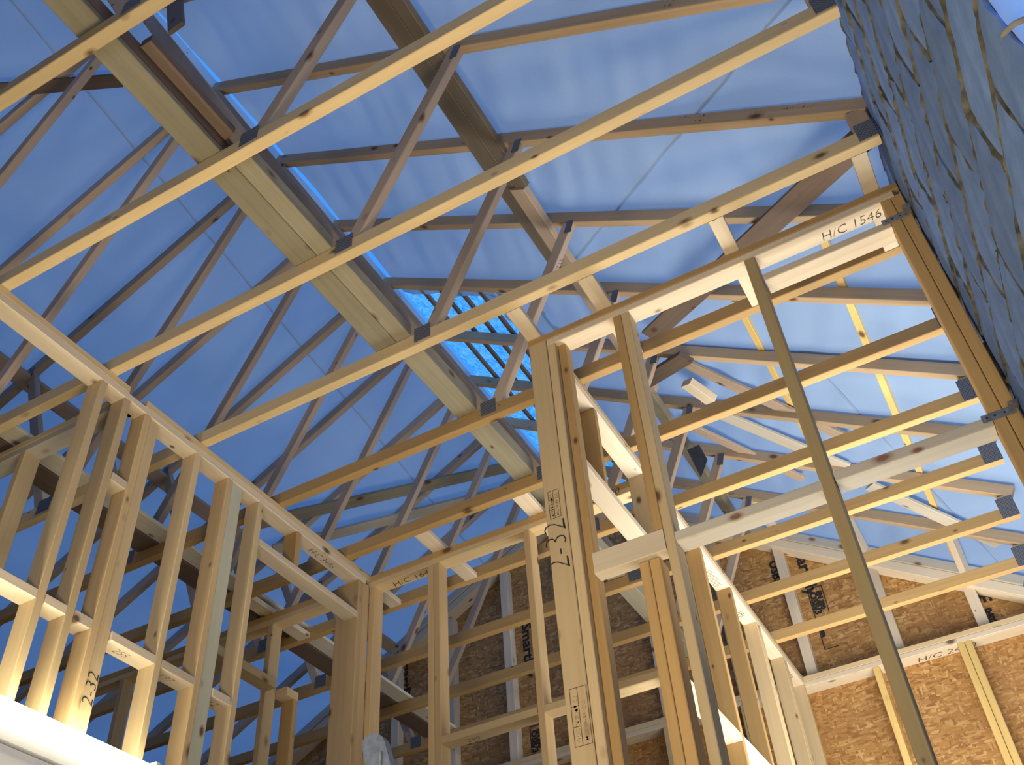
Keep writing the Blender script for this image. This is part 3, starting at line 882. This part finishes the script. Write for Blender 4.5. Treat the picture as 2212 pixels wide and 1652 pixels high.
# ------------------------------------------------------------------ block wall on the right
yaw = math.atan(0.0193)
BW = thing('wall_right', 'rough concrete block wall with ragged mortar joints on the right', 'wall', (0.4353, 0.0, FL), kind='structure')
BW.rotation_euler = (0, 0, yaw)
def block_mesh(L, h, seed):
    rnd = random.Random(seed)
    nx, nz = 7, 4
    vs, fs = [], []
    d = 0.10
    for j in range(nz + 1):
        for i in range(nx + 1):
            y = -L / 2 + L * i / nx
            z = -h / 2 + h * j / nz
            e = 0.0
            if i in (0, nx): y += rnd.uniform(-0.004, 0.004); e += 0.004
            if j in (0, nz): z += rnd.uniform(-0.004, 0.004); e += 0.004
            vs.append((e + rnd.uniform(-0.0015, 0.0015), y, z))
    n = nx + 1
    for j in range(nz):
        for i in range(nx):
            a = j * n + i
            fs.append((a, a + n, a + n + 1, a + 1))
    ring = [i for i in range(n)] + [j * n + nx for j in range(1, nz + 1)] + [nz * n + i for i in range(nx - 1, -1, -1)] + [j * n for j in range(nz - 1, 0, -1)]
    b0 = len(vs)
    for r in ring:
        vs.append((d, vs[r][1], vs[r][2]))
    m = len(ring)
    for i in range(m):
        j = (i + 1) % m
        fs.append((ring[i], ring[j], b0 + j, b0 + i))
    fs.append(tuple(range(b0, b0 + m)))
    me = bpy.data.meshes.new('block')
    me.from_pydata(vs, [], fs)
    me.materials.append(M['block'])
    me.update()
    return me
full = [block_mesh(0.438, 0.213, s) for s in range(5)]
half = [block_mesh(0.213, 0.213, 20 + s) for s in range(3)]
rb = random.Random(3)
ncourse = 22
JOINTS = []
for c in range(ncourse):
    z = FL + 0.05 + 0.225 * c + 0.112
    y = 1.178
    first = True
    while y < 3.05:
        if first and c % 2:
            L, me = 0.213, rb.choice(half)
        else:
            L, me = 0.438, rb.choice(full)
        first = False
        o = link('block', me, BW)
        JOINTS.append((c, y - 0.006, z - FL))
        o.location = (rb.uniform(-0.003, 0.004), y + L / 2 + rb.uniform(-0.003, 0.003), z - FL)
        o.rotation_euler = (rb.uniform(-0.006, 0.006), rb.uniform(-0.004, 0.004), rb.uniform(-0.004, 0.004))
        y += L + 0.012
def rope(p, q, wid, seed):
    """a squeezed-out mortar joint: an irregular ridge standing proud of the blocks (local to the wall)"""
    rr = random.Random(seed)
    p, q = Vector(p), Vector(q)
    L = (q - p).length
    d = (q - p) / L
    s_ = Vector((1, 0, 0)).cross(d)
    n = max(3, int(L / 0.028))
    vs, fs = [], []
    for i in range(n + 1):
        c0 = p + d * (L * i / n)
        pr = rr.choice((-0.003, -0.001, 0.0, 0.001, 0.003)) if rr.random() > 0.15 else -0.009
        a_, b_ = wid * rr.uniform(0.2, 0.55), wid * rr.uniform(0.2, 0.55)
        sh = rr.uniform(-0.003, 0.003)
        vs += [c0 - s_ * (a_ + 0.003) + Vector((0.010, 0, 0)), c0 + s_ * (sh - a_ * 0.4) + Vector((-pr, 0, 0)),
               c0 + s_ * (sh + b_ * 0.4) + Vector((-pr * rr.uniform(0.5, 1), 0, 0)), c0 + s_ * (b_ + 0.003) + Vector((0.010, 0, 0))]
    for i in range(n):
        for j in range(3):
            a_ = i * 4 + j
            fs.append((a_, a_ + 1, a_ + 5, a_ + 4))
    me = bpy.data.meshes.new('mortar_joint')
    me.from_pydata(vs, [], fs)
    me.materials.append(M['mortar'])
    me.update()
    link('mortar_joint', me, BW)
for c in range(7, ncourse + 1):
    rope((0.0, 1.18, 0.05 + 0.225 * c), (0.0, 3.06, 0.05 + 0.225 * c), 0.011, 100 + c)
for i, (c, y, z) in enumerate(JOINTS):
    if c >= 7 and y > 1.19:
        rope((0.0, y, z - 0.108), (0.0, y, z + 0.108), 0.010, 300 + i)
def core(x, y, z, mat='mortar', nm='mortar_bed', jit=0.006):
    ny, nz_ = max(1, int((y[1] - y[0]) / 0.03)), max(1, int((z[1] - z[0]) / 0.03))
    vs, fs = [], []
    rr = random.Random(5)
    for j in range(nz_ + 1):
        for i in range(ny + 1):
            vs.append((x[0] + rr.uniform(-jit, jit), y[0] + (y[1] - y[0]) * i / ny, z[0] + (z[1] - z[0]) * j / nz_))
    n = ny + 1
    for j in range(nz_):
        for i in range(ny):
            a = j * n + i
            fs.append((a, a + n, a + n + 1, a + 1))
    b0 = len(vs)
    vs += [(x[1], y[0], z[0]), (x[1], y[1], z[0]), (x[1], y[1], z[1]), (x[1], y[0], z[1])]
    fs += [(b0, b0 + 1, b0 + 2, b0 + 3), (0, ny, b0 + 1, b0), (nz_ * n, b0 + 3, b0 + 2, nz_ * n + ny)]
    fs.append((ny, nz_ * n + ny, b0 + 2, b0 + 1)); fs.append((0, b0, b0 + 3, nz_ * n))
    me = bpy.data.meshes.new(nm)
    me.from_pydata(vs, [], fs)
    me.materials.append(M[mat]); me.update()
    o = link(nm, me, BW)
    return o
core((0.011, 0.14), (1.176, 3.14), (0.0, 0.05 + 0.225 * ncourse + 0.0), jit=0.0035)
core((0.55, 0.69), (3.14, 7.15), (0.0, 4.5), 'concrete', 'rear_stretch', 0.0)
core((0.14, 0.69), (3.02, 3.14), (0.0, 4.5), 'concrete', 'return_stretch', 0.0)
core((0.0, 0.14), (-2.4, 0.02), (0.0, 0.05 + 0.225 * ncourse), 'concrete', 'near_stretch', 0.0)
core((0.0, 0.14), (0.02, 1.176), (0.0, 1.95), 'concrete', 'sill_stretch', 0.0)
core((0.0, 0.14), (0.02, 1.176), (4.2, 0.05 + 0.225 * ncourse), 'concrete', 'lintel_stretch', 0.0)
# membrane hung over the opening
vs, fs = [], []
for j in range(13):
    for i in range(9):
        y = 0.025 + 1.148 * i / 8; z = 0.45 + 2.25 * j / 12
        vs.append((0.4353 - 0.0193 * y + 0.012 + 0.008 * mnoise.noise(Vector((y * 6, z * 6, 1.0))), y, z))
for j in range(12):
    for i in range(8):
        a = j * 9 + i
        fs.append((a, a + 9, a + 10, a + 1))
tag(mesh_obj('window_1', vs, fs, 'screen', smooth=True, loc=(0.545, 0.6, 0.45)), 'bright polythene sheet over the opening at the top right corner', 'window', kind='structure')
def sweep(name, pts, r, mat, seg=8):
    vs, fs = [], []
    n = len(pts)
    for i, p in enumerate(pts):
        d = (Vector(pts[min(i + 1, n - 1)]) - Vector(pts[max(i - 1, 0)])).normalized()
        u = d.cross(Vector((1, 0, 0))).normalized(); v = d.cross(u)
        for a_ in range(seg):
            an = 2 * math.pi * a_ / seg
            vs.append(Vector(p) + u * math.cos(an) * r + v * math.sin(an) * r)
    for i in range(n - 1):
        for a_ in range(seg):
            b_ = (a_ + 1) % seg
            fs.append((i * seg + a_, i * seg + b_, (i + 1) * seg + b_, (i + 1) * seg + a_))
    fs.append(tuple(range(seg - 1, -1, -1))); fs.append(tuple(range((n - 1) * seg, n * seg)))
    return mesh_obj(name, vs, fs, mat, None, True, loc=pts[0])
ro = sweep('rope_loop', [(0.402, 1.16, 1.520), (0.402, 1.1346, 1.4932), (0.401, 1.1105, 1.4668), (0.400, 1.0809, 1.4319), (0.400, 1.0523, 1.3934), (0.400, 1.02, 1.345), (0.40, 0.96, 1.25)], 0.005, 'cable')
tag(ro, 'grey rope hanging across the bright opening at top right', 'rope')

# ------------------------------------------------------------------ fluorescent batten on the left wall
LT = thing('batten_light', 'glaring fluorescent batten light along the left stud wall', 'light', (-2.93, 1.6, 1.50))
box('housing', (-2.965, -2.905), (0.4, 2.70), (1.50, 1.56), 'white', LT)
def tube(name, p, q, r, mat, parent, seg=12):
    p, q = Vector(p), Vector(q)
    d = (q - p).normalized()
    u = d.orthogonal().normalized(); v = d.cross(u)
    vs, fs = [], []
    for e in (p, q):
        for a in range(seg):
            an = 2 * math.pi * a / seg
            vs.append(e + u * math.cos(an) * r + v * math.sin(an) * r)
    for a in range(seg):
        b = (a + 1) % seg
        fs.append((a, b, b + seg, a + seg))
    fs.append(tuple(range(seg - 1, -1, -1))); fs.append(tuple(range(seg, 2 * seg)))
    return mesh_obj(name, vs, fs, mat, parent, smooth=False, loc=p)
tube('tube', (-2.91, 0.45, 1.60), (-2.91, 2.65, 1.60), 0.034, 'tube', LT)
box('reflector', (-2.962, -2.915), (0.4, 2.70), (1.24, 1.497), 'white', LT)
for y in (0.42, 2.66):
    box('lamp_holder', (-2.94, -2.88), (y, y + 0.025), (1.555, 1.64), 'white', LT)

# ------------------------------------------------------------------ ladder stile with rounded cap
LD = thing('ladder', 'blue grey aluminium ladder stile with rounded end at the bottom edge', 'ladder', (-1.75, 2.5, FL))
def stile(x, y, ztop, parent, lean):
    w, d, r = 0.085, 0.03, 0.04
    prof = []
    for a in range(9):
        an = math.pi * a / 8
        prof.append((w / 2 * math.cos(an), ztop - r + r * math.sin(an)))
    prof = [(w / 2, FL)] + prof + [(-w / 2, FL)]
    n = len(prof)
    vs = []
    for yy in (0, d):
        for (px, pz) in prof:
            vs.append((x + px + lean * (ztop - pz), y + yy, pz))
    fs = [tuple(range(n)), tuple(range(2 * n - 1, n - 1, -1))]
    for i in range(n):
        j = (i + 1) % n
        fs.append((i, i + n, j + n, j))
    mesh_obj('stile', vs, fs, 'alu', parent, loc=(x, y, FL))
    box('stile_flange', (x + w / 2 - 0.022 + lean * 0.06, x + w / 2 - 0.014 + lean * 0.06), (y - 0.006, y + 0.001), (ztop - 0.22, ztop - 0.07), 'steel', parent)
stile(-1.79, 2.5, 1.395, LD, 0.30)
